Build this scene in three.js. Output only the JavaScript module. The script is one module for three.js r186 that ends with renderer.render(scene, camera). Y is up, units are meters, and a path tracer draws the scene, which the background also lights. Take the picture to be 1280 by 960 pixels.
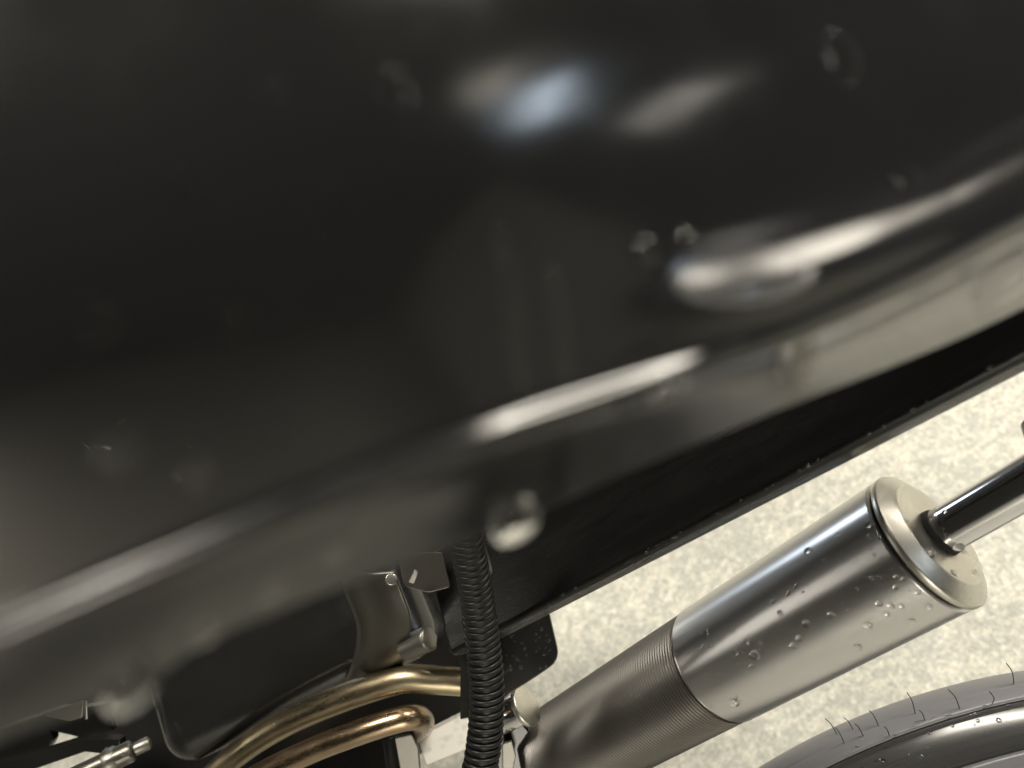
import * as THREE from 'three';
import { mergeGeometries, mergeVertices, toCreasedNormals } from 'three/addons/utils/BufferGeometryUtils.js';
import { RoundedBoxGeometry } from 'three/addons/geometries/RoundedBoxGeometry.js';
import { RectAreaLightUniformsLib } from 'three/addons/lights/RectAreaLightUniformsLib.js';

// ---------------------------------------------------------------- camera, exposure, lamps
RectAreaLightUniformsLib.init();
const V = (x, y, z) => new THREE.Vector3(x, y, z);
const scene = new THREE.Scene();
scene.background = new THREE.Color(0.004, 0.004, 0.005);
const EYE = V(0, 1.05, 0);
const FPX = 925;                                              // focal length in pixels of the 1280 x 960 photograph
const camera = new THREE.PerspectiveCamera(2 * Math.atan(480 / FPX) * 180 / Math.PI, 4 / 3, 0.012, 30);
const UPC = V(-0.40, 0.62, 0.67).normalize();                 // the world's up, seen from the camera
const XC = V(1, 0, 0).addScaledVector(UPC, -UPC.x).normalize();
const ZC = XC.clone().cross(UPC);
const TOW = new THREE.Matrix4().set(XC.x, XC.y, XC.z, 0, UPC.x, UPC.y, UPC.z, 0, ZC.x, ZC.y, ZC.z, 0, 0, 0, 0, 1);
camera.position.copy(EYE);
camera.quaternion.setFromRotationMatrix(TOW);
camera.focus = 0.385; camera.userData.fStop = 7.5;
camera.updateMatrixWorld(true);
scene.add(camera);
const renderer = new THREE.WebGLRenderer({ antialias: true });
renderer.toneMapping = THREE.LinearToneMapping;
renderer.toneMappingExposure = 0.82;
renderer.shadowMap.enabled = true;

const CEIL = 2.65, ROOM = 7;
// [x, z, length along x, width along z, turn, radiance, colour, label]
const LAMPS = [
  [-0.30, -0.40, 1.05, 0.40, 0.0, 62, [1, 0.93, 0.80], 'warm ceiling light straight above the viewer'],
  [1.55, -1.35, 1.55, 0.70, -0.12, 52, [1, 0.93, 0.80], 'wide warm ceiling light over the shock absorber side'],
  [5.0, -3.45, 2.9, 1.1, 0.52, 17, [1, 0.92, 0.78], 'broad warm ceiling light farthest along the room'],
  [5.0, -0.05, 1.15, 0.30, -0.44, 26, [0.74, 0.87, 1.0], 'long cool white ceiling light near the end wall'],
  [3.75, -0.15, 0.6, 0.25, -0.44, 9, [1, 0.92, 0.76], 'small dim warm ceiling light next to the cool one'],
  [0.9, 6.1, 2.4, 0.6, 0.0, 105, [1, 0.93, 0.80], 'warm ceiling light washing down the pale side wall'],
  [-4.7, 0.6, 0.35, 1.6, 0.0, 20, [1, 0.93, 0.80], 'warm ceiling light by the wall on the engine side'],
];

// ---------------------------------------------------------------- helpers
let seed = 7;
const rnd = () => { seed = (seed * 1664525 + 1013904223) >>> 0; return seed / 4294967296; };
const rr = (a, b) => a + (b - a) * rnd();
const dirW = (x, y, z) => V(x, y, z).applyMatrix4(TOW);
const at = (px, py, d) => V((px - 640) / FPX * d, (480 - py) / FPX * d, -d).applyMatrix4(TOW).add(EYE);
const used = {};
function numbered(n) { const k = used[n] = (used[n] ?? -1) + 1; return k ? n + '_' + String(k).padStart(3, '0') : n; }
function tag(o, label, category, group, kind) {
  if (label) o.userData.label = label; if (category) o.userData.category = category;
  if (group) o.userData.group = group; if (kind) o.userData.kind = kind; return o;
}
function thing(name, label, category, base, group) {
  const g = new THREE.Group(); g.name = numbered(name); g.position.copy(base); scene.add(g);
  return tag(g, label, category, group);
}
function worldPos(o) { const p = V(0, 0, 0); for (let k = o; k && k !== scene; k = k.parent) p.add(k.position); return p; }
function part(name, geo, mat, parent) {                       // geo is in world coordinates; kept relative to its parent
  const top = !parent || parent === scene;
  const m = new THREE.Mesh(geo, mat); m.name = top ? numbered(name) : name;
  m.castShadow = m.receiveShadow = true;
  if (top) { geo.computeBoundingBox(); const c = geo.boundingBox.getCenter(V(0, 0, 0)); c.y = geo.boundingBox.min.y; geo.translate(-c.x, -c.y, -c.z); m.position.copy(c); scene.add(m); }
  else { const p = worldPos(parent); geo.translate(-p.x, -p.y, -p.z); parent.add(m); }
  return m;
}
const merge = (list) => mergeGeometries(list.map((g) => { const q = g.index ? g.toNonIndexed() : g; for (const k of Object.keys(q.attributes)) if (!['position', 'normal', 'uv'].includes(k)) q.deleteAttribute(k); return q; }));
function lathe(profile, origin, axis, seg = 96) {             // profile: [radius, distance along the axis]
  const g = new THREE.LatheGeometry(profile.map(([r, t]) => new THREE.Vector2(Math.max(r, 1e-5), t)), seg);
  g.applyQuaternion(new THREE.Quaternion().setFromUnitVectors(V(0, 1, 0), axis.clone().normalize()));
  g.translate(origin.x, origin.y, origin.z); return g;
}
function tube(points, r, seg = 64, rad = 20, tension = 0.5) {
  return new THREE.TubeGeometry(new THREE.CatmullRomCurve3(points, false, 'catmullrom', tension), seg, r, rad);
}
function rod(a, b, r, seg = 24, bev = 0.15) {
  const L = a.distanceTo(b), e = Math.min(r * bev, L * 0.2);
  return lathe([[0, 0], [r - e, 0], [r, e], [r, L - e], [r - e, L], [0, L]], a, b.clone().sub(a), seg);
}
// a plate cut to an outline given as points; its face is turned along `normal`, its thickness goes away from it
function plate(points, normal, thick, bevel = 0.0006, holes = []) {
  const n = normal.clone().normalize(), o = points[0];
  const ax = points[1].clone().sub(o); ax.addScaledVector(n, -ax.dot(n)).normalize();
  const ay = n.clone().cross(ax);
  const to2 = (p) => { const q = p.clone().sub(o); return new THREE.Vector2(q.dot(ax), q.dot(ay)); };
  const s = new THREE.Shape(points.map(to2));
  for (const h of holes) s.holes.push(new THREE.Path(h.map(to2)));
  const g = new THREE.ExtrudeGeometry(s, { depth: thick - 2 * bevel, bevelEnabled: true, bevelThickness: bevel, bevelSize: bevel, bevelOffset: -bevel, bevelSegments: 2, curveSegments: 8 });
  g.translate(0, 0, -thick + bevel);
  g.applyMatrix4(new THREE.Matrix4().makeBasis(ax, ay, n).setPosition(o));
  return g;
}
const N0 = dirW(0, 0, 1);                                     // towards a viewer of the picture
// points on the plane through p0 with normal n, under the given pixels
function onPlane(p0, n, pixels) {
  return pixels.map(([x, y]) => { const d = at(x, y, 1).sub(EYE); return EYE.clone().addScaledVector(d, p0.clone().sub(EYE).dot(n) / d.dot(n)); });
}
function roundCorners(pix, r = 6, n = 4) {
  const out = [];
  pix.forEach((p, i) => {
    const a = pix[(i + pix.length - 1) % pix.length], b = pix[(i + 1) % pix.length], rad = p[2] ?? r;
    const la = Math.hypot(a[0] - p[0], a[1] - p[1]), lb = Math.hypot(b[0] - p[0], b[1] - p[1]);
    const q = Math.min(rad, la * 0.45, lb * 0.45);
    const A = [p[0] + (a[0] - p[0]) / la * q, p[1] + (a[1] - p[1]) / la * q], B = [p[0] + (b[0] - p[0]) / lb * q, p[1] + (b[1] - p[1]) / lb * q];
    for (let k = 0; k <= n; k++) { const t = k / n; out.push([A[0] * (1 - t) ** 2 + 2 * p[0] * t * (1 - t) + B[0] * t * t, A[1] * (1 - t) ** 2 + 2 * p[1] * t * (1 - t) + B[1] * t * t]); }
  });
  return out;
}

// ---------------------------------------------------------------- procedural textures
function hash(x, y, s) { let h = (x * 374761393 + y * 668265263 + s * 2147483647) | 0; h = (h ^ (h >>> 13)) * 1274126177 | 0; return ((h ^ (h >>> 16)) >>> 0) / 4294967296; }
function noise(x, y, p, s) {                                  // value noise that repeats every p cells
  const xi = Math.floor(x), yi = Math.floor(y), fx = x - xi, fy = y - yi, w = (t) => t * t * (3 - 2 * t), m = (k) => ((k % p) + p) % p;
  const a = hash(m(xi), m(yi), s), b = hash(m(xi + 1), m(yi), s), c = hash(m(xi), m(yi + 1), s), d = hash(m(xi + 1), m(yi + 1), s);
  return a + (b - a) * w(fx) + (c - a) * w(fy) + (a - b - c + d) * w(fx) * w(fy);
}
function texture(w, h, f, srgb) {
  const data = new Uint8Array(w * h * 4);
  for (let y = 0; y < h; y++) for (let x = 0; x < w; x++) { const v = f(x / w, y / h, x, y), i = (y * w + x) * 4; for (let k = 0; k < 3; k++) data[i + k] = Math.max(0, Math.min(255, Math.round((v[k] ?? v) * 255))); data[i + 3] = 255; }
  const t = new THREE.DataTexture(data, w, h); t.wrapS = t.wrapT = THREE.RepeatWrapping; t.magFilter = THREE.LinearFilter; t.minFilter = THREE.LinearMipmapLinearFilter; t.generateMipmaps = true;
  if (srgb) t.colorSpace = THREE.SRGBColorSpace; t.needsUpdate = true; return t;
}
// trowelled concrete: broad clouds, crumbly flecks, pale worn edges and dark pits; one tile is 0.33 m
const S = 1024;
function concrete(u, v) {
  const a = noise(u * 9, v * 9, 9, 1), b = noise(u * 24, v * 24, 24, 2), c = noise(u * 70, v * 70, 70, 3), d = noise(u * 170, v * 170, 170, 4), e = noise(u * 420, v * 420, 420, 5);
  const wx = u + 0.008 * (c - 0.5) + 0.016 * (b - 0.5), wy = v + 0.008 * (d - 0.5) + 0.016 * (a - 0.5);
  const r1 = 1 - Math.abs(2 * noise(wx * 46, wy * 46, 46, 6) - 1), r2 = 1 - Math.abs(2 * noise(wx * 110, wy * 110, 110, 7) - 1);
  return { base: 0.22 * a + 0.28 * b + 0.50 * c, fleck: d * 0.55 + e * 0.45, ridge: Math.pow(r1, 5) * 0.5 + Math.pow(r2, 4) * 0.6, pit: Math.max(0, d * e - 0.52) };
}
const floorMap = texture(S, S, (u, v) => {
  const q = concrete(u, v), c = Math.max(0, Math.min(1, (q.base - 0.36) * 3.4)), L = 0.58 + 0.05 * c + 0.20 * (q.fleck - 0.5) + 0.16 * q.ridge * (0.35 + 0.65 * c) - 0.9 * q.pit;
  const w = 0.03 * (q.base - 0.5);
  return [L + 0.004 + w, L + 0.002, L - 0.030 - w];
}, true);
const floorBump = texture(S, S, (u, v) => { const q = concrete(u, v); return 0.5 + 0.3 * (q.fleck - 0.5) + 0.25 * q.ridge - 0.9 * q.pit; });
const floorRough = texture(256, 256, (u, v) => { const q = 0.5 * noise(u * 10, v * 10, 10, 11) + 0.5 * noise(u * 40, v * 40, 40, 12); return 0.42 + 0.4 * q; });
// fine turning lines for machined metal
const turned = texture(64, 1024, (u, v) => 0.42 + 0.25 * noise(0, v * 512, 512, 21) + 0.2 * noise(u * 3, v * 120, 120, 22));
const smudge = texture(512, 512, (u, v) => { const q = 0.5 * noise(u * 6, v * 6, 6, 31) + 0.3 * noise(u * 22, v * 22, 22, 32) + 0.2 * noise(u * 90, v * 90, 90, 33); return 0.35 + 0.65 * q; });
const grain = texture(512, 512, (u, v) => 0.5 * noise(u * 128, v * 128, 128, 41) + 0.5 * noise(u * 256, v * 256, 256, 42));
const patina = texture(512, 512, (u, v) => {
  const q = 0.5 * noise(u * 5, v * 9, 9, 51) + 0.3 * noise(u * 18, v * 30, 30, 52) + 0.2 * noise(u * 80, v * 90, 90, 53);
  return [0.68 - 0.20 * q, 0.635 - 0.20 * q, 0.53 - 0.18 * q];
}, true);

// ---------------------------------------------------------------- materials
const std = (o) => new THREE.MeshPhysicalMaterial(o);
const lin = (r, g, b) => new THREE.Color().setRGB(r, g, b);
const M = {
  floor: std({ map: floorMap, bumpMap: floorBump, bumpScale: 0.0012, roughnessMap: floorRough, roughness: 1 }),
  wall: std({ color: lin(0.58, 0.57, 0.54), roughness: 0.9 }),
  darkWall: std({ color: lin(0.04, 0.043, 0.05), roughness: 0.8 }),
  ceiling: std({ color: lin(0.035, 0.035, 0.035), roughness: 0.95 }),
  lampHousing: std({ color: lin(0.6, 0.6, 0.58), roughness: 0.5 }),
  panel: std({ color: lin(0.008, 0.008, 0.0085), roughness: 0.19, roughnessMap: smudge, ior: 1.5 }),
  rail: std({ color: lin(0.005, 0.005, 0.005), specularIntensity: 0.45, roughness: 0.4, roughnessMap: smudge, bumpMap: grain, bumpScale: 0.00004 }),
  satinBlack: std({ color: lin(0.010, 0.0095, 0.009), roughness: 0.36, roughnessMap: smudge }),
  casting: std({ color: lin(0.006, 0.006, 0.006), roughness: 0.3, roughnessMap: smudge, bumpMap: grain, bumpScale: 0.00006 }),
  body: std({ color: lin(0.56, 0.56, 0.57), metalness: 1, roughness: 0.29, anisotropy: 0.6, anisotropyRotation: Math.PI / 2 }),
  thread: std({ color: lin(0.23, 0.22, 0.205), metalness: 1, roughness: 0.38 }),
  cap: std({ color: lin(0.52, 0.505, 0.46), metalness: 1, roughness: 0.5, roughnessMap: smudge }),
  paleMetal: std({ color: lin(0.50, 0.49, 0.46), metalness: 0.35, roughness: 0.45 }),
  chrome: std({ color: lin(0.66, 0.66, 0.68), metalness: 1, roughness: 0.09 }),
  steel: std({ color: lin(0.55, 0.54, 0.51), metalness: 1, roughness: 0.28 }),
  dullSteel: std({ color: lin(0.15, 0.145, 0.13), metalness: 0.9, roughness: 0.4 }),
  brass: std({ map: patina, metalness: 1, roughness: 0.5, roughnessMap: smudge }),
  copper: std({ color: lin(0.95, 0.84, 0.84), map: patina, metalness: 1, roughness: 0.46, roughnessMap: smudge }),
  rubber: std({ color: lin(0.018, 0.018, 0.018), roughness: 0.42 }),
  hose: std({ color: lin(0.005, 0.005, 0.005), specularIntensity: 0.7, roughness: 0.42 }),
  tyre: std({ color: lin(0.032, 0.032, 0.033), roughness: 0.38, roughnessMap: smudge }),
  tread: std({ color: lin(0.14, 0.14, 0.15), roughness: 0.4 }),
  seal: std({ color: lin(0.006, 0.006, 0.006), roughness: 0.85 }),
  spot: std({ color: 0xffffff, roughness: 0.27, transmission: 1, thickness: 0, ior: 1.33 }),
  film: std({ color: 0xffffff, roughness: 0.0, transmission: 1, thickness: 0, ior: 1.33 }),
  strap: std({ color: lin(0.075, 0.072, 0.064), metalness: 0.8, roughness: 0.32 }),
  water: std({ color: 0xffffff, roughness: 0.0, transmission: 1, thickness: 0.004, ior: 1.33, metalness: 0 }),
};

// ---------------------------------------------------------------- setting: floor, walls, ceiling, lamps
{
  const R = ROOM;
  const fg = new THREE.BoxGeometry(2 * R, 0.1, 2 * R); fg.translate(0, -0.05, 0);
  const uv = fg.attributes.uv; for (let i = 0; i < uv.count; i++) uv.setXY(i, uv.getX(i) * 2 * R / 0.33, uv.getY(i) * 2 * R / 0.33);
  tag(part('floor', fg, M.floor), 'pale cream trowelled concrete floor with wet mottling', null, null, 'structure');
  const cg = new THREE.BoxGeometry(2 * R + 0.2, 0.1, 2 * R + 0.2); cg.translate(0, CEIL + 0.05, 0);
  tag(part('ceiling', cg, M.ceiling), 'dim plain garage ceiling', null, null, 'structure');
  for (const [x, z, w, d] of [[R + 0.05, 0, 0.1, 2 * R], [-R - 0.05, 0, 0.1, 2 * R], [0, R + 0.05, 2 * R + 0.2, 0.1], [0, -R - 0.05, 2 * R + 0.2, 0.1]]) {
    const g = new THREE.BoxGeometry(w, CEIL, d); g.translate(x, CEIL / 2, z);
    tag(part('wall', g, M.wall), 'dim plain garage wall', null, null, 'structure');
  }
  { // dark sectional door that fills most of the end wall
    const t = thing('garage_door', 'dark sectional garage door filling most of the end wall', 'garage door', V(R, 0, -2.75));
    for (let k = 0; k < 5; k++) { const m = new THREE.Mesh(new RoundedBoxGeometry(0.06, 0.515, 8.2, 2, 0.012), M.darkWall); m.name = 'panel'; m.position.set(-0.03, 0.262 + 0.524 * k, 0); t.add(m); }
  }
  { // bright window in the far wall, mirrored along the shock absorber and its rod
    const t = thing('window', 'bright cool window in the far garage wall', 'window', V(-4.8, 0.85, -R));
    for (const [x, y, w, h] of [[0, -0.03, 1.56, 0.06], [0, 1.33, 1.56, 0.06], [-0.75, 0.65, 0.06, 1.3], [0.75, 0.65, 0.06, 1.3]]) { const m = new THREE.Mesh(new THREE.BoxGeometry(w, h, 0.08), M.lampHousing); m.name = 'frame'; m.position.set(x, y, 0.04); t.add(m); }
    const p = new THREE.Mesh(new THREE.BoxGeometry(1.44, 1.3, 0.01), std({ color: lin(0.3, 0.3, 0.3), emissive: lin(0.80, 0.90, 1.0), emissiveIntensity: 4, roughness: 0.3 })); p.name = 'pane'; p.position.set(0, 0.65, 0.006); t.add(p);
    const a = new THREE.RectAreaLight(lin(0.80, 0.90, 1.0), 9, 1.44, 1.3); a.name = 'window_glow'; a.position.set(0, 0.65, 0.013); a.rotation.y = Math.PI; t.add(a);
  }
  { // small lamp on the dark end wall, the fainter double spot in the panel
    const t = thing('wall_light', 'small square wall light on the dark end wall', 'wall light', V(R - 0.062, 1.88, -0.4));
    const b = new THREE.Mesh(new RoundedBoxGeometry(0.06, 0.34, 0.76, 2, 0.01), M.lampHousing); b.name = 'housing'; b.position.set(-0.03, 0.25, 0); t.add(b);
    const d = new THREE.Mesh(new THREE.BoxGeometry(0.006, 0.28, 0.70), std({ color: lin(0.7, 0.7, 0.7), emissive: lin(1, 0.94, 0.85), emissiveIntensity: 1, roughness: 0.6 })); d.name = 'diffuser'; d.position.set(-0.062, 0.25, 0); t.add(d);
    const a = new THREE.RectAreaLight(lin(1, 0.94, 0.85), 4.5, 0.76, 0.30); a.name = 'wall_light_glow'; a.position.set(-0.068, 0.25, 0); a.rotation.y = Math.PI / 2; t.add(a);
  }
  for (const [x, z, L, W, turn, power, col, label] of LAMPS) {
    const t = thing('ceiling_light', label, 'ceiling light', V(x, CEIL - 0.06, z));
    t.rotation.y = turn;
    const h = new THREE.Mesh(new RoundedBoxGeometry(L + 0.06, 0.055, W + 0.05, 2, 0.01), M.lampHousing); h.name = 'housing'; h.position.y = 0.03; t.add(h);
    const d = new THREE.Mesh(new THREE.BoxGeometry(L, 0.006, W), std({ color: lin(0.7, 0.7, 0.7), emissive: lin(...col), emissiveIntensity: power * 0.1, roughness: 0.6 })); d.name = 'diffuser'; d.position.y = -0.002; t.add(d);
    const a = new THREE.RectAreaLight(lin(...col), power, L, W); a.name = 'ceiling_light_glow'; a.position.y = -0.008; a.rotation.x = -Math.PI / 2; t.add(a);
  }
}

// ---------------------------------------------------------------- the black body panel close to the lens
const curve1 = (pts) => (x) => {                              // smooth curve through [x, y] points, straight beyond its ends
  for (const [e, f] of [[pts[0], pts[1]], [pts[pts.length - 1], pts[pts.length - 2]]]) if ((x - e[0]) * (e[0] - f[0]) > 0) return e[1] + (x - e[0]) * (e[1] - f[1]) / (e[0] - f[0]);
  let i = 0; while (i < pts.length - 2 && x > pts[i + 1][0]) i++;
  const p = (k) => pts[Math.max(0, Math.min(pts.length - 1, k))], [x0, y0] = p(i), [x1, y1] = p(i + 1);
  const m = (k) => { const a = p(k - 1), b = p(k + 1); return (b[1] - a[1]) / (b[0] - a[0]); };
  const h = x1 - x0, t = (x - x0) / h;
  return (2 * t ** 3 - 3 * t * t + 1) * y0 + (t ** 3 - 2 * t * t + t) * h * m(i) + (-2 * t ** 3 + 3 * t * t) * y1 + (t ** 3 - t * t) * h * m(i + 1);
};
function shell(grid, thick) {                                 // grid[row][column] of points -> closed sheet
  const R = grid.length, C = grid[0].length, pos = [], uv = [], idx = [];
  const nor = grid.map((row, i) => row.map((p, j) => {
    const a = grid[Math.max(0, i - 1)][j], b = grid[Math.min(R - 1, i + 1)][j], c = row[Math.max(0, j - 1)], d = row[Math.min(C - 1, j + 1)];
    return b.clone().sub(a).cross(d.clone().sub(c)).normalize();
  }));
  const flip = nor[R >> 1][C >> 1].dot(EYE.clone().sub(grid[R >> 1][C >> 1])) < 0 ? -1 : 1;
  for (const side of [0, 1]) for (let i = 0; i < R; i++) for (let j = 0; j < C; j++) {
    const p = grid[i][j].clone().addScaledVector(nor[i][j], -flip * thick * side); pos.push(p.x, p.y, p.z); uv.push(j / C * 3, i / R * 3);
  }
  const q = (a, b, c, d) => idx.push(a, b, c, a, c, d), at2 = (s, i, j) => s * R * C + i * C + j;
  for (let i = 0; i < R - 1; i++) for (let j = 0; j < C - 1; j++) {
    const f = [at2(0, i, j), at2(0, i + 1, j), at2(0, i + 1, j + 1), at2(0, i, j + 1)], b = [at2(1, i, j), at2(1, i, j + 1), at2(1, i + 1, j + 1), at2(1, i + 1, j)];
    q(...(flip > 0 ? f : f.reverse())); q(...(flip > 0 ? b : b.reverse()));
  }
  for (let i = 0; i < R - 1; i++) for (const j of [0, C - 1]) q(at2(0, i, j), at2(0, i + 1, j), at2(1, i + 1, j), at2(1, i, j));
  for (let j = 0; j < C - 1; j++) for (const i of [0, R - 1]) q(at2(0, i, j), at2(0, i, j + 1), at2(1, i, j + 1), at2(1, i, j));
  const g = new THREE.BufferGeometry(); g.setAttribute('position', new THREE.Float32BufferAttribute(pos, 3)); g.setAttribute('uv', new THREE.Float32BufferAttribute(uv, 2)); g.setIndex(idx); g.computeVertexNormals();
  return g;
}
const lipY = curve1([[-500, 1020], [-100, 855], [0, 812], [200, 725], [400, 640], [640, 548], [780, 502], [870, 470], [1000, 425], [1150, 358], [1280, 290], [1500, 175], [1800, 20]]);
const lipD = curve1([[-500, 0.059], [0, 0.066], [400, 0.076], [640, 0.082], [870, 0.092], [1080, 0.104], [1280, 0.118], [1800, 0.15]]);
const edgeY = curve1([[-500, 1130], [-100, 975], [0, 926], [100, 888], [190, 850], [260, 803], [350, 765], [480, 715], [610, 667], [760, 600], [900, 543], [1000, 503], [1100, 465], [1200, 424], [1280, 386], [1500, 275], [1800, 150]]);
const edgeD = curve1([[-500, 0.062], [0, 0.072], [200, 0.080], [480, 0.094], [760, 0.112], [1000, 0.136], [1280, 0.160], [1800, 0.20]]);
const panel = thing('body_panel', 'glossy black body panel with folded lip, close up and out of focus', 'body panel', at(640, 600, 0.12));
{
  const xs = []; for (let x = -3000; x < -500; x += 125) xs.push(x); for (let x = -500; x <= 1800; x += 12) xs.push(x);
  const rise = (k) => k < 640 ? Math.sin(k / 520 * 1.5) : Math.sin(640 / 520 * 1.5) + (k - 640) / 520 * 1.5 * Math.cos(640 / 520 * 1.5);
  const faceRow = (k) => xs.map((x) => {                      // k pixels up from the lip
    const bead = Math.exp(-(((k - 12) / 16) ** 2)) * 0.0020;
    const right = 1 / (1 + Math.exp(-(x - 900) / 40));
    const ridge = right * Math.exp(-(((k - 78 + 36 * Math.min(1, Math.max(0, (x - 880) / 350))) / 50) ** 2)) * 0.0056;
    return at(x - 0.39 * k, lipY(x) - 0.92 * k, lipD(x) - 0.010 * rise(k) - bead - ridge);
  });
  const ks = []; for (let k = 4750; k > 1150; k -= 150) ks.push(k); for (let k = 1150; k > 130; k -= 20) ks.push(k); for (let k = 130; k >= 0; k -= 3) ks.push(k);
  const face = ks.map(faceRow);
  const flangeRow = (t) => xs.map((x) => {
    const s = Math.pow(t, 0.75), bulge = 0.0015 * Math.sin(Math.PI * t);
    return at(x + 0.0 * t, lipY(x) + (edgeY(x) - lipY(x)) * t, lipD(x) + (edgeD(x) - lipD(x)) * s - bulge);
  });
  const fl = []; for (let i = 0; i <= 40; i++) fl.push(flangeRow(i / 40));
  part('face', shell(face, 0.0018), M.panel, panel);
  part('flange', shell(fl, 0.0018), M.panel, panel);
}

// ---------------------------------------------------------------- black frame rail with bracket plate
const RA = at(560, 822, 0.405), RB = at(1330, 422, 0.245);
const railDir = RB.clone().sub(RA).normalize();
const railFace = (() => { const v = EYE.clone().sub(RA.clone().lerp(RB, 0.5)).normalize().addScaledVector(dirW(-0.45, 0.85, 0)  , 0.30); return v.addScaledVector(railDir, -v.dot(railDir)).normalize(); })();
const railUp = railFace.clone().cross(railDir); if (railUp.dot(dirW(-0.45, 0.85, 0)) < 0) railUp.negate();
const rail = thing('frame_rail', 'straight black square-tube frame rail running under the body panel', 'frame rail', RA.clone().lerp(RB, 0.5));
{
  const L = RA.distanceTo(RB) + 0.2, W = 0.06, T = 0.018;
  const g = new RoundedBoxGeometry(L, W, T, 4, 0.004);
  g.applyMatrix4(new THREE.Matrix4().makeBasis(railDir, railUp, railDir.clone().cross(railUp)).setPosition(RA.clone().addScaledVector(railDir, L / 2).addScaledVector(railUp, W / 2).addScaledVector(railFace, -T / 2)));
  part('tube', g, M.rail, rail);
  // dark plate with a rounded corner hanging from the rail
  const n = N0.clone().addScaledVector(dirW(-0.3, 0.2, 0), 0.4).normalize();
  part('bracket_plate', plate(onPlane(at(660, 800, 0.41), n, roundCorners([[575, 810, 2], [683, 752, 2], [700, 826, 16], [668, 848, 10], [636, 868, 8], [612, 893, 5], [575, 900, 2]])), n, 0.005, 0.0008), M.satinBlack, rail);
  // folded tab above the hose
  const tn = N0.clone().addScaledVector(dirW(0.2, 0.2, 0), 0.4).normalize();
  part('tab', plate(onPlane(at(605, 695, 0.352), tn, roundCorners([[582, 655, 2], [598, 650, 3], [617, 716, 6], [606, 726, 4], [598, 700, 3]])), tn, 0.002), M.dullSteel, rail);
}

// ---------------------------------------------------------------- shock absorber
const SJ = at(897, 828, 0.40), SC = at(1165, 672, 0.32), SA = SC.clone().sub(SJ).normalize(), SL = SJ.distanceTo(SC), SR = 0.0315;
const shock = thing('shock_absorber', 'silver shock absorber with threaded sleeve, turned body and polished rod', 'shock absorber', SJ.clone().addScaledVector(SA, -0.17));
{
  const prof = [[SR - 0.0012, 0], [SR - 0.0004, 0.0002], [SR, 0.0008], [SR, 0.02], [SR, 0.06], [SR, 0.1], [SR, SL - 0.006], [SR - 0.0003, SL - 0.0055], [SR - 0.0016, SL - 0.005]];
  part('body', lathe(prof, SJ, SA, 128), M.body, shock);
  const th = []; const p = 0.0021;
  for (let t = -0.165; t < -0.003; t += p) th.push([SR - 0.0017, t], [SR - 0.0017, t + p * 0.12], [SR - 0.00045, t + p * 0.45], [SR - 0.00045, t + p * 0.7]);
  th.push([SR - 0.0024, -0.0025], [SR - 0.0024, 0.0004]);
  part('threaded_sleeve', lathe(th, SJ, SA, 128), M.thread, shock);
  part('groove', lathe([[SR - 0.0022, SL - 0.0056], [SR - 0.0022, SL - 0.003]], SJ, SA, 96), M.rubber, shock);
  part('end_cap', lathe([[SR - 0.002, SL - 0.0032], [SR - 0.0003, SL - 0.0032], [SR + 0.0002, SL - 0.0027], [SR + 0.0002, SL - 0.0008], [SR - 0.0004, SL - 0.0002], [SR - 0.0012, SL], [SR - 0.0013, SL + 0.0003], [SR - 0.0070, SL + 0.0034], [SR - 0.0078, SL + 0.0037], [SR - 0.0086, SL + 0.0037], [SR - 0.0120, SL + 0.0037], [0.0106, SL + 0.0037], [0.0104, SL + 0.0030]], SJ, SA, 128), M.cap, shock);
  part('rod_seal', lathe([[0.0105, SL + 0.0030], [0.0105, SL + 0.0050], [0.0101, SL + 0.0062], [0.0097, SL + 0.0062], [0.0097, SL + 0.002]], SJ, SA, 64), M.seal, shock);
  part('rod', lathe([[0.0096, SL], [0.0096, SL + 0.19]], SJ, SA, 64), M.chrome, shock);
  part('black_collar', lathe([[SR - 0.006, -0.1655], [SR + 0.0006, -0.1660], [SR + 0.0012, -0.1670], [SR + 0.0012, -0.1725], [SR - 0.002, -0.1735], [0.01, -0.1735]], SJ, SA, 96), M.rubber, shock);
  part('lower_mount', lathe([[0.024, -0.1736], [0.0265, -0.178], [0.0265, -0.189], [0.022, -0.192], [0.018, -0.192], [0.018, -0.205], [0.0, -0.205]], SJ, SA, 64), M.steel, shock);
}

// ---------------------------------------------------------------- corrugated black hose
{
  const c = [[577, 630, 0.330], [586, 690, 0.345], [595, 740, 0.356], [603, 800, 0.365], [608.5, 860, 0.370], [607, 910, 0.372], [600, 960, 0.374], [586, 1015, 0.376]].map(([x, y, d]) => at(x, y, d));
  const cv = new THREE.CatmullRomCurve3(c);
  const hose = thing('hose', 'black corrugated rubber hose hanging in front of the bracket plate', 'hose', c[7]);
  part('core', new THREE.TubeGeometry(cv, 80, 0.0076, 24), M.hose, hose);
  const n = 46;
  for (let i = 0; i < n; i++) {
    const t = (i + 0.5) / n, p = cv.getPointAt(t), d = cv.getTangentAt(t);
    const R = 0.0066 + 0.0012 * Math.min(1, t * 1.4);
    const g = new THREE.TorusGeometry(R + 0.0003 + rr(-0.0001, 0.0002), 0.00105, 8, 36);
    g.scale(1, 1, 1.25); g.rotateX(rr(-0.05, 0.05)); g.rotateY(rr(-0.04, 0.04) + 0.12);
    g.applyQuaternion(new THREE.Quaternion().setFromUnitVectors(V(0, 0, 1), d)); g.translate(p.x, p.y, p.z);
    part('ring', g, M.hose, hose);
  }
}

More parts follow.
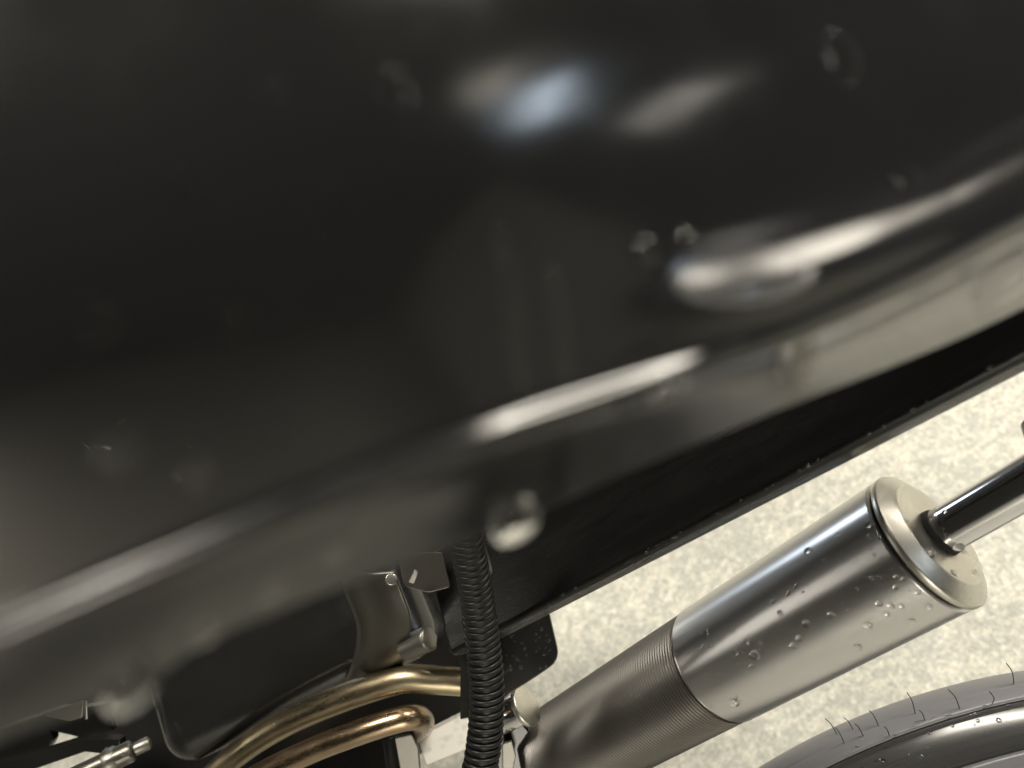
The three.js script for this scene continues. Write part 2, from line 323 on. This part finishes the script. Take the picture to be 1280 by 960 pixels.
// ---------------------------------------------------------------- brass pipes
{
  const a = thing('brass_pipe', 'thicker brass pipe arching behind the hose with a sleeved end', 'pipe', at(300, 960, 0.47));
  part('pipe', tube([[250, 985, 0.50], [300, 940, 0.48], [360, 902, 0.465], [430, 872, 0.452], [480, 855, 0.445], [510, 848, 0.442], [545, 850, 0.441], [578, 852, 0.441]].map(([x, y, d]) => at(x, y, d)), 0.0082, 96, 28), M.brass, a);
  part('pipe_tail', tube([[570, 851.6, 0.441], [600, 853, 0.443], [640, 850, 0.45]].map(([x, y, d]) => at(x, y, d)), 0.0074, 20, 24), M.copper, a);
  const b = thing('copper_pipe', 'thinner copper-toned pipe with a hooked end below the brass pipe', 'pipe', at(330, 990, 0.46));
  part('pipe', tube([[270, 1010, 0.47], [320, 972, 0.455], [390, 938, 0.445], [450, 915, 0.438], [490, 902, 0.436], [510, 897, 0.437], [522, 897, 0.443], [528, 901, 0.456], [528, 907, 0.475], [524, 914, 0.50]].map(([x, y, d]) => at(x, y, d)), 0.0072, 96, 28), M.copper, b);
}

// ---------------------------------------------------------------- black engine casing and small hardware behind the panel's edge
const engine = thing('engine_casing', 'black cast engine casing in deep shade below the body panel', 'engine casing', at(300, 900, 0.6));
{
  const n = dirW(0.06, 0.30, 0.95).normalize();
  // back mass with an open notch at lower left
  part('casing', plate(onPlane(at(300, 850, 0.60), n, roundCorners([[-260, 700, 10], [560, 560, 20], [640, 640, 20], [640, 850, 6], [575, 905, 10], [505, 960, 10], [470, 1100, 10], [190, 1100, 10], [165, 1000, 20], [120, 930, 5], [106, 885, 4], [40, 870, 4], [-260, 950, 4]], 10)), n, 0.12, 0.004), M.casting, engine);
  // rounded block nearer the lens
  const g = new RoundedBoxGeometry(0.20, 0.10, 0.08, 5, 0.022);
  const ax = at(480, 760, 0.44).sub(at(200, 890, 0.44)).normalize(), az = n.clone().addScaledVector(ax, -n.dot(ax)).normalize(), ay = az.clone().cross(ax);
  g.applyMatrix4(new THREE.Matrix4().makeBasis(ax, ay, az).setPosition(at(372, 795, 0.535)));
  part('cover', g, M.casting, engine);
  // folded strap with bolt and nut
  const strip = [[420, 712, 0.432], [432, 745, 0.434], [444, 775, 0.438], [446, 800, 0.446], [440, 828, 0.458], [428, 860, 0.485]];
  const strip2 = [[494, 712, 0.412], [505, 742, 0.413], [514, 768, 0.417], [513, 795, 0.426], [506, 822, 0.444], [497, 855, 0.480]];
  const A = new THREE.CatmullRomCurve3(strip.map((p) => at(...p))).getPoints(40), B = new THREE.CatmullRomCurve3(strip2.map((p) => at(...p))).getPoints(40);
  const grid = A.map((p, i) => [0, 0.1, 0.2, 0.3, 0.4, 0.5, 0.6, 0.7, 0.8, 0.86, 0.92, 0.97, 1].map((t) => p.clone().lerp(B[i], t).addScaledVector(N0, 0.0075 * Math.sin(Math.PI * t) + 0.004 * t * t)));
  part('strap', shell(grid, 0.0018), M.strap, engine);
  const bolt = part('bolt', rod(at(489, 727, 0.416), at(489, 724, 0.398), 0.0032, 18), M.steel, engine);
  part('nut', rod(at(505, 812, 0.43), at(538, 797, 0.42), 0.0078, 6, 0.25), M.dullSteel, engine);
  const bn = dirW(0.05, 0.2, 0.95).normalize();
  part('clip_plate', plate(onPlane(at(530, 730, 0.41), bn, roundCorners([[496, 690, 2], [505, 733, 3], [536, 741, 4], [563, 734, 3], [552, 690, 2]], 3)), bn, 0.0016, 0.0004), M.strap, engine);
  part('clip_tooth', plate(onPlane(at(515, 722, 0.4), N0, roundCorners([[510, 728, 2], [518, 712, 2], [523, 716, 2], [517, 730, 2]], 2)), N0, 0.002, 0.0004), M.steel, engine);
}

// lower left: a thin black stay, a pale wedge and a wet silver bracket
{
  part2('stay', 'thin black stay crossing the gap at the lower left', 'stay', [[-120, 985, 2], [63, 936, 2], [108, 922, 2], [150, 925, 2], [150, 945, 2], [106, 940, 2], [45, 961, 2], [-120, 1010, 2]], 0.50, 0.008, M.rail);
  part2('upper_stay', 'black stay above the triangular gap at the lower left', 'stay', [[-120, 950, 2], [70, 890, 2], [130, 880, 3], [140, 915, 3], [104, 923, 1], [62, 913, 2], [66, 925, 2], [60, 936, 2], [-120, 990, 2]], 0.52, 0.008, M.rail);
  part2('wedge_tab', 'grey metal tab tip just below the panel edge', 'tab', [[50, 894, 2], [104, 876, 2], [103, 897, 2], [86, 902, 2]], 0.42, 0.002, M.dullSteel);
  part2('split_pin', 'thin bright pin beside the grey tab tip', 'pin', [[104, 876, 1], [108, 876, 1], [109, 899, 1], [106, 900, 1]], 0.41, 0.001, M.steel);
{
    const b = thing('rod_end', 'wet silver rod end with a collar in the bottom left corner', 'rod end', at(140, 950, 0.47));
    part('barrel', rod(at(88, 975, 0.462), at(168, 937, 0.472), 0.0068, 28, 0.3), M.strap, b);
    part('collar', rod(at(128, 956, 0.467), at(150, 945.5, 0.470), 0.0080, 6, 0.25), M.dullSteel, b);
    part('tip', rod(at(166, 938, 0.472), at(189, 927, 0.476), 0.0042, 20, 0.4), M.dullSteel, b);
  }
  part2('aluminium_bar', 'flat bright aluminium bar dotted with water behind the hose', 'bar', [[521, 922, 2], [600, 882, 2], [640, 866, 2], [660, 895, 3], [600, 930, 3], [533, 957, 3]], 0.50, 0.006, M.paleMetal);
  part2('silver_post', 'short silver upright plate below the copper pipe', 'plate', [[493, 923, 2], [515, 918, 2], [523, 935, 2], [528, 1000, 2], [507, 1000, 2]], 0.47, 0.004, M.dullSteel);
  const t = thing('dark_sleeve', 'dark shiny sleeve beside the silver upright plate', 'sleeve', at(495, 980, 0.48));
  part('barrel', rod(at(487, 920, 0.49), at(500, 1010, 0.48), 0.0055, 24), M.hose, t);
  const f = thing('pipe_fitting', 'chrome pipe fitting wedged between hose and shock absorber', 'fitting', at(645, 890, 0.47));
  part('block', rod(at(622, 902, 0.475), at(655, 884, 0.462), 0.0105, 6, 0.2), M.chrome, f);
  part('flange', rod(at(654, 884.5, 0.4625), at(660, 881, 0.461), 0.0125, 32, 0.25), M.cap, f);
  part('clevis', plate(onPlane(at(640, 925, 0.47), N0, roundCorners([[615, 925, 3], [652, 903, 3], [662, 915, 3], [648, 935, 3], [660, 1000, 3], [630, 1000, 3]], 3)), N0, 0.008, 0.001), M.satinBlack, f);
  part('shim', plate(onPlane(at(640, 945, 0.462), N0, roundCorners([[628, 930, 2], [640, 926, 2], [645, 945, 2], [636, 985, 2], [628, 985, 2]], 2)), N0, 0.002, 0.0005), M.dullSteel, f);
}
function part2(name, label, category, pix, d, thick, mat) {
  const c = pix.reduce((a, p) => [a[0] + p[0] / pix.length, a[1] + p[1] / pix.length], [0, 0]);
  return tag(part(name, plate(onPlane(at(c[0], c[1], d), N0, roundCorners(pix, 3)), N0, thick, Math.min(0.0006, thick / 4)), mat), label, category);
}

// ---------------------------------------------------------------- wheel at the lower right
const wheelA = dirW(0.0837, -0.3587, 0.9297).normalize(), wheelC = dirW(0.3267, -0.4418, -0.5118).add(EYE);
const wheel = thing('wheel', 'leaning wheel with a glossy black tyre and vent hairs at the lower right', 'wheel', V(wheelC.x, 0, wheelC.z));
{
  const R = 0.30, r = 0.0314;
  const P = (phi, dr = 0) => [R - r + (r + dr) * Math.cos(phi), (r + dr) * Math.sin(phi)];
  const arc = (a, b, n, dr = 0) => Array.from({ length: n + 1 }, (_, i) => P(a + (b - a) * i / n, dr));
  part('tread_band', lathe([...arc(-1.5, -0.25, 24), ...arc(-0.22, -0.2, 1, -0.0004), ...arc(-0.17, 0.09, 10), ...arc(0.105, 0.118, 3, -0.0008), P(0.125, -0.003)], wheelC, wheelA, 512), M.tread, wheel);
  part('sidewall', lathe([P(0.118, -0.003), ...arc(0.128, 0.17, 4, -0.0014), ...arc(0.22, 0.80, 22, -0.0006), P(0.84, -0.001), P(0.88, -0.002), P(0.94, -0.003)], wheelC, wheelA, 512), M.tyre, wheel);
  part('bead_rib', lathe([P(0.885, -0.004), P(0.89, 0.0003), P(0.91, 0.0012), ...arc(0.94, 1.2, 8, 0.0012), P(1.3, -0.002), P(1.45, -0.012)], wheelC, wheelA, 512), M.tread, wheel);
  part('rim', lathe([[R - 0.05, 0.02], [R - 0.075, 0.010], [R - 0.08, -0.01], [0.05, -0.015], [0.05, 0.02], [0.0, 0.02]], wheelC, wheelA, 128), M.satinBlack, wheel);
}
// dark rubber foot at the right edge
{
  const k = thing('rubber_knob', 'small dark rubber knob at the right edge above the rod', 'knob', at(1292, 560, 0.6));
  part('knob', lathe([[0, 0], [0.012, 0.001], [0.015, 0.006], [0.015, 0.016], [0.010, 0.022], [0.006, 0.024], [0.006, 0.06], [0, 0.06]], at(1284, 548, 0.55), dirW(0.8, 0.3, 0.3), 32), M.rubber, k);
}

// ---------------------------------------------------------------- water
scene.updateMatrixWorld(true);
const caster = new THREE.Raycaster();
function hit(px, py, targets) {
  caster.set(EYE, at(px, py, 1).sub(EYE).normalize()); caster.far = 5;
  const h = caster.intersectObjects(targets, true)[0]; if (!h) return null;
  const n = h.face.normal.clone(); if (n.dot(caster.ray.direction) > 0) n.negate();
  return { p: h.point, n };
}
function drop(p, n, r, flat = 0.55, stretch = 1, along) {
  const g = new THREE.SphereGeometry(1, r > 0.0009 ? 28 : 12, r > 0.0009 ? 20 : 8);
  const y = n.clone(), x = (along ? along.clone() : dirW(0.87, 0.49, 0.1)); x.addScaledVector(y, -x.dot(y)).normalize(); const z = x.clone().cross(y);
  g.applyMatrix4(new THREE.Matrix4().makeBasis(x.multiplyScalar(r * stretch), y.multiplyScalar(r * flat), z.multiplyScalar(r)));
  const q = p.clone().addScaledVector(n, r * flat * 0.25); g.translate(q.x, q.y, q.z); return g;
}
// [px, py, radius in px, flat, stretch, label]
const panelDrops = [
  [641, 648, 33, 0.7, 1.15, 'large round water drop hanging on the panel edge beside the hose'],
  [163, 858, 26, 0.6, 1.5, 'bright white elongated water drop on the panel edge at lower left'],
  [256, 786, 22, 0.5, 1.2, 'water drop on the flange left of the smaller oval drop', true],
  [338, 735, 18, 0.5, 1.3, 'small oval water drop on the flange above the brass pipe', true],
  [1010, 471, 10, 0.7, 1.0, 'single round drop on the right half of the flange above the rail', true],
  [1262, 345, 26, 0.6, 1.6, 'water drop at the right end of the flange by the picture edge', true],
  [815, 490, 28, 0.4, 2.2, 'long water bead at the end of the lip highlight'],
  [935, 345, 40, 0.24, 2.6, 'longest water bead on the ridge at the right', true],
  [150, 828, 14, 0.5, 1.2, 'faint water drop just above the bright white drop', true],
  [420, 690, 16, 0.4, 1.2, 'faint water drop on the flange near the strap', true],
];
for (const [px, py, r, flat, st, label, film] of panelDrops) {
  const h = hit(px, py, [panel]); if (!h) continue;
  const d = h.p.distanceTo(EYE) * 0.95;
  tag(part('water_drop', drop(h.p, h.n, r / FPX * d, flat, st, railDir), film ? M.spot : M.water), label, 'water drop');
}
{ // vent hairs: thin rubber threads standing on the tread band, [px, py, length]
  for (const [px, py, L] of [[973, 943, 0.007], [1046, 917, 0.011], [1055, 929, 0.011], [1066, 911, 0.008], [1079, 920, 0.009], [1098, 907, 0.011], [1144, 892, 0.014], [1200, 886, 0.014], [1242, 880, 0.012], [1268, 855, 0.015], [1156, 900, 0.007], [1112, 920, 0.007]]) {
    const h = hit(px, py, [wheel]); if (!h) continue;
    const side = dirW(-0.5, 0.85, 0.25).normalize().addScaledVector(h.n, 0.35).addScaledVector(dirW(1, 0, 0), rr(-0.15, 0.2)).normalize();
    part('vent_hair', tube([h.p.clone().addScaledVector(h.n, -0.001), h.p.clone().addScaledVector(side, L * 0.55).addScaledVector(h.n, 0.001), h.p.clone().addScaledVector(side, L).addScaledVector(dirW(-1, 0.2, 0), L * 0.12)], 0.00026, 8, 6), M.rubber, wheel);
  }
}
// faint out-of-focus drops and runs on the big face, [px, py, radius px]
for (const [x, y, r, label] of [[495, 112, 22, 'faint blurred drop just left of the warm light spot on the panel face'], [232, 245, 20, 'faint blurred drop in the upper left quarter of the panel face'], [120, 400, 22, 'left one of a level pair of faint drops low on the panel face'], [292, 402, 18, 'right one of a level pair of faint drops low on the panel face'],
  [150, 560, 24, 'faint drop on the panel face nearest the lip at far left'], [410, 255, 20, 'faint blurred drop below and left of the warm light spot'], [345, 120, 16, 'small faint drop high on the panel face near the top edge'], [1052, 72, 26, 'faint reddish blurred drop in the top right of the panel face'], [1135, 225, 20, 'faint drop on the panel face just above the right end of the bright ridge'], [250, 590, 16, 'small faint drop on the panel face above the left half of the lip']]) {
  const h = hit(x, y, [panel]); if (h) tag(part('water_drop', drop(h.p, h.n, r / FPX * h.p.distanceTo(EYE), 0.07, rr(1, 1.3), dirW(0.2, -1, 0)), M.film), label, 'water drop');
}
for (const [x, y, label] of [[806, 316, 'left one of the two small blurred drops above the ridge bead'], [858, 306, 'right one of the two small blurred drops above the ridge bead']]) {
  const h = hit(x, y, [panel]); if (h) tag(part('water_drop', drop(h.p, h.n, 15 / FPX * h.p.distanceTo(EYE), 0.75, 1.3, dirW(0.2, -1, 0)), M.film), label, 'water drop');
}
for (const [x, y, L, label] of [[640, 390, 7, 'longer faint water run trickling down the middle of the panel face'], [700, 410, 5, 'shorter faint water run right of the longer one on the panel face']]) {
  const h = hit(x, y, [panel]); if (h) tag(part('water_run', drop(h.p, h.n, 15 / FPX * h.p.distanceTo(EYE), 0.1, L, dirW(0.25, -1, 0)), M.film), label, 'water run');
}
function droplets(name, label, host, list, mat = M.water) {
  const gs = [];
  for (const [px, py, r] of list) { const h = hit(px, py, host); if (h) gs.push(drop(h.p, h.n, 0.8 * r / FPX * h.p.distanceTo(EYE), rr(0.45, 0.75), rr(0.9, 1.25))); }
  if (gs.length) tag(part(name, merge(gs), mat), label, 'droplets', null, 'stuff');
}
const shockList = [[1010, 689, 5], [1072, 809, 5], [995, 733, 4], [1030, 701, 3], [966, 752, 4], [975, 766, 4], [985, 742, 4], [1085, 781, 5.5], [1109, 767, 4], [1113, 756, 4.5], [1121, 722, 4], [1130, 724, 3.5], [1147, 740, 4], [1098, 672, 3.5], [1120, 734, 4], [1086, 671, 3], [1039, 769, 5], [1009, 780, 6], [1000, 798, 5], [992, 807, 5], [934, 802, 5], [944, 819, 7], [920, 815, 5], [940, 833, 4], [918, 878, 6], [879, 808, 3.5], [884, 790, 3.5], [1137, 706, 4], [1090, 723, 3.5], [1099, 754, 4.5], [1127, 757, 4], [1140, 776, 4], [1161, 758, 4], [1085, 656, 5], [1048, 668, 3.5]];
for (let i = 0; i < 110; i++) { const t = rnd(), s = rr(-0.5, 0.85), x = 880 + t * 300, y = 838 - t * 175 + s * 75; shockList.push([x, y, 0.9 + 2.0 * rnd() ** 4]); }
for (const [x, y, r] of [[1154, 614, 4], [1166, 622, 5], [1172, 612, 4], [1180, 640, 3], [1164, 695, 4], [1192, 716, 4.5], [1133, 652, 3], [1205, 690, 3.5], [1218, 715, 3], [1140, 600, 3], [1198, 684, 6], [1176, 628, 3], [1160, 668, 2.5]]) shockList.push([x, y, r]);
droplets('shock_water_droplets', 'small clear water droplets beaded over the silver shock absorber', [shock], shockList);
const plateList = []; for (let i = 0; i < 34; i++) plateList.push([632 + 64 * rnd(), 775 + 65 * rnd(), 1.2 + 2.2 * rnd() ** 2]);
for (let i = 0; i < 40; i++) { const t = rnd(); plateList.push([680 + 560 * t, 756 - 296 * t - 2 + 5 * rnd(), 1.2 + 2 * rnd() ** 2]); }
droplets('rail_water_droplets', 'tiny water droplets on the black rail edge and its bracket plate', [rail], plateList, M.spot);
const pipeList = [[482, 853, 4], [497, 844, 3], [507, 854, 4.5], [540, 833, 4], [531, 852, 3], [541, 847, 2.5], [511, 838, 3], [350, 893, 5], [374, 880, 4], [410, 895, 3], [529, 890, 3.5], [532, 899, 3], [482, 893, 3], [511, 900, 2.5], [420, 875, 2.5]];
for (let i = 0; i < 30; i++) { const t = rnd(); pipeList.push([330 + 250 * t, 905 - 60 * Math.min(1, t * 1.5) + rr(-10, 12), 1 + 1.5 * rnd()]); }
droplets('pipe_water_droplets', 'small water droplets on the brass and copper pipes', scene.children.filter((o) => /pipe$/.test(o.name)), pipeList, M.film);
const barList = []; for (let i = 0; i < 26; i++) barList.push([535 + 60 * rnd(), 890 + 50 * rnd(), 2 + 2.5 * rnd()]);
for (let i = 0; i < 14; i++) barList.push([105 + 70 * rnd(), 925 + 30 * rnd(), 2 + 2 * rnd()]);
droplets('bar_water_droplets', 'water droplets on the bright aluminium bar and silver rod end', scene.children.filter((o) => /aluminium_bar|rod_end/.test(o.name)), barList, M.spot);
const tyreList = []; for (let i = 0; i < 40; i++) { const t = rnd(); tyreList.push([1060 + 200 * t, 948 - 60 * t + rr(-25, 25), 1 + 2 * rnd() ** 2]); }
droplets('tyre_water_droplets', 'fine water droplets on the tyre sidewall and tread band', scene.children.filter((o) => o.name === 'wheel'), tyreList);

renderer.render(scene, camera);
